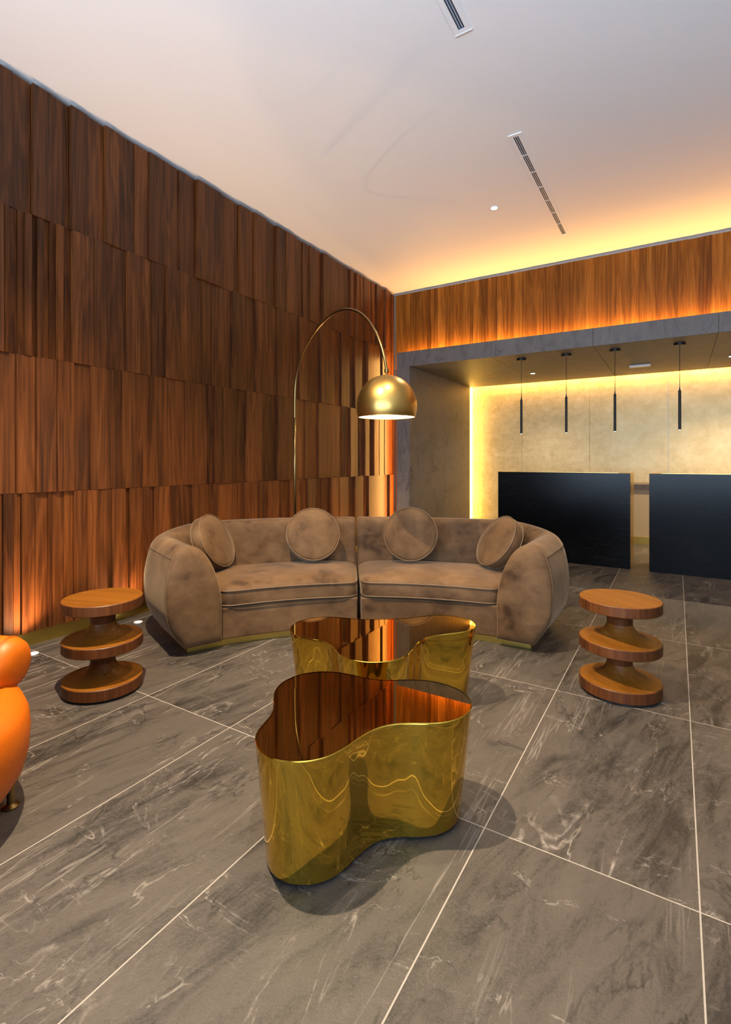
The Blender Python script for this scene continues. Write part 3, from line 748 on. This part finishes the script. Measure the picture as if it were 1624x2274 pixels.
Geo().lathe([(0.0, zc + rs * 1.04 - 0.003)] + [(r_ - 0.003 * math.sin(R(4) + R(105.8) * i / 32), z - 0.003 * math.cos(R(4) + R(105.8) * i / 32)) for i, (r_, z) in enumerate(sh)], 96, c=(hx, hy, 0), cap0=False, cap1=False).obj('inner_lining', M['white_enamel'], s_, smooth=True)
rl = sh[-1]
Geo().tube([(hx + (rl[0] - 0.0015) * math.cos(2 * math.pi * i / 72), hy + (rl[0] - 0.0015) * math.sin(2 * math.pi * i / 72), rl[1]) for i in range(72)], 0.0028, 6, closed=True).obj('rim', M['brass_satin'], s_, smooth=True)
Geo().lathe([(0.0, zc - 0.045)] + [(0.045 * math.sin(R(a)), zc - 0.045 * math.cos(R(a))) for a in range(15, 150, 15)] + [(0.018, zc + 0.05), (0.018, zc + 0.12), (0.0, zc + 0.12)], 28, c=(hx, hy, 0)).obj('bulb', M['bulb'], t, smooth=True)
pd = bpy.data.lights.new('arc_lamp_light', 'POINT'); pd.energy = 16; pd.color = (1, 0.78, 0.5); pd.shadow_soft_size = 0.05
pl_ = bpy.data.objects.new('arc_lamp_light', pd); pl_.location = (P1.x, P1.y, zc - 0.055 - 0.0); COL.objects.link(pl_)

# ------------------------------------------------------------------ orange armchair at the left edge
cc = Vector((-2.184, 0.525, 0))
t = empty('orange_armchair', cc, 'orange leather rounded armchair cut off by the left edge', 'armchair')
def cl(lat, dep, z): v = rt * lat + fw * dep; return (v.x, v.y, z)   # chair frame: lat to the right of the picture, dep away
# bowl shaped seat body
bd = Geo(); rg = []
for r_, z in ((0.0, 0.055), (0.20, 0.056), (0.32, 0.062), (0.39, 0.090), (0.432, 0.15), (0.447, 0.21), (0.451, 0.275), (0.446, 0.33), (0.428, 0.372), (0.38, 0.395), (0.25, 0.402), (0.0, 0.402)):
    rg.append([cl(r_ * math.cos(2 * math.pi * i / 64), r_ * math.sin(2 * math.pi * i / 64), z) for i in range(64)])
bd.rings(rg); bd.obj('seat_body', M['leather'], t, smooth=True)
# roll: armrest at the picture side curving round behind the seat
rpath = [(0.288, 0.33, 0.452), (0.21, 0.33, 0.456), (0.1, 0.33, 0.460), (-0.05, 0.33, 0.462), (-0.22, 0.32, 0.465), (-0.40, 0.24, 0.475), (-0.50, 0.08, 0.49), (-0.52, -0.1, 0.50)]
rp = catmull([Vector(p) for p in rpath], 6, closed=False)
rads = []
n = len(rp)
for i in range(n): rads.append(0.1)
rads[0] = 0.03
rp2 = [Vector(cl(*rp[0])) ]
pth = [cl(*p) for p in rp]
end = Vector(pth[0]); d0 = (Vector(pth[0]) - Vector(pth[6])).normalized()
capp = [end + d0 * x for x in (0.0, -0.004, -0.012, -0.025, -0.045, -0.075)]; capr = [0.03, 0.055, 0.075, 0.089, 0.098, 0.101]
full = [tuple(p) for p in capp] + [p for i, p in enumerate(pth) if i > 6]
rr = capr + [0.102] * (len(full) - len(capr))
ro = Geo().tube(full, rr, 48).obj('arm_roll', M['leather'], t, smooth=True)
for off in (-0.052, -0.060):
    c_ = end + d0 * off; a_ = Vector((0, 0, 1)); b_ = d0.cross(a_).normalized(); a_ = b_.cross(d0)
    Geo().tube([c_ + (a_ * math.cos(2 * math.pi * i / 48) + b_ * math.sin(2 * math.pi * i / 48)) * (0.0995 if off > -0.055 else 0.1010) for i in range(48)], 0.0022, 6, closed=True).obj('seam', M['leather'], ro)
for la, de in ((0.335, 0.20), (-0.25, -0.25), (0.25, -0.25), (-0.25, 0.25)):
    p = cl(la, de, 0)
    Geo().lathe([(0.0, 0.0), (0.027, 0.0), (0.028, 0.006), (0.02, 0.010), (0.012, 0.014), (0.012, 0.075), (0.0, 0.075)], 28, c=(p[0], p[1], 0)).obj('leg', M['brass_pole'], t, auto=35)
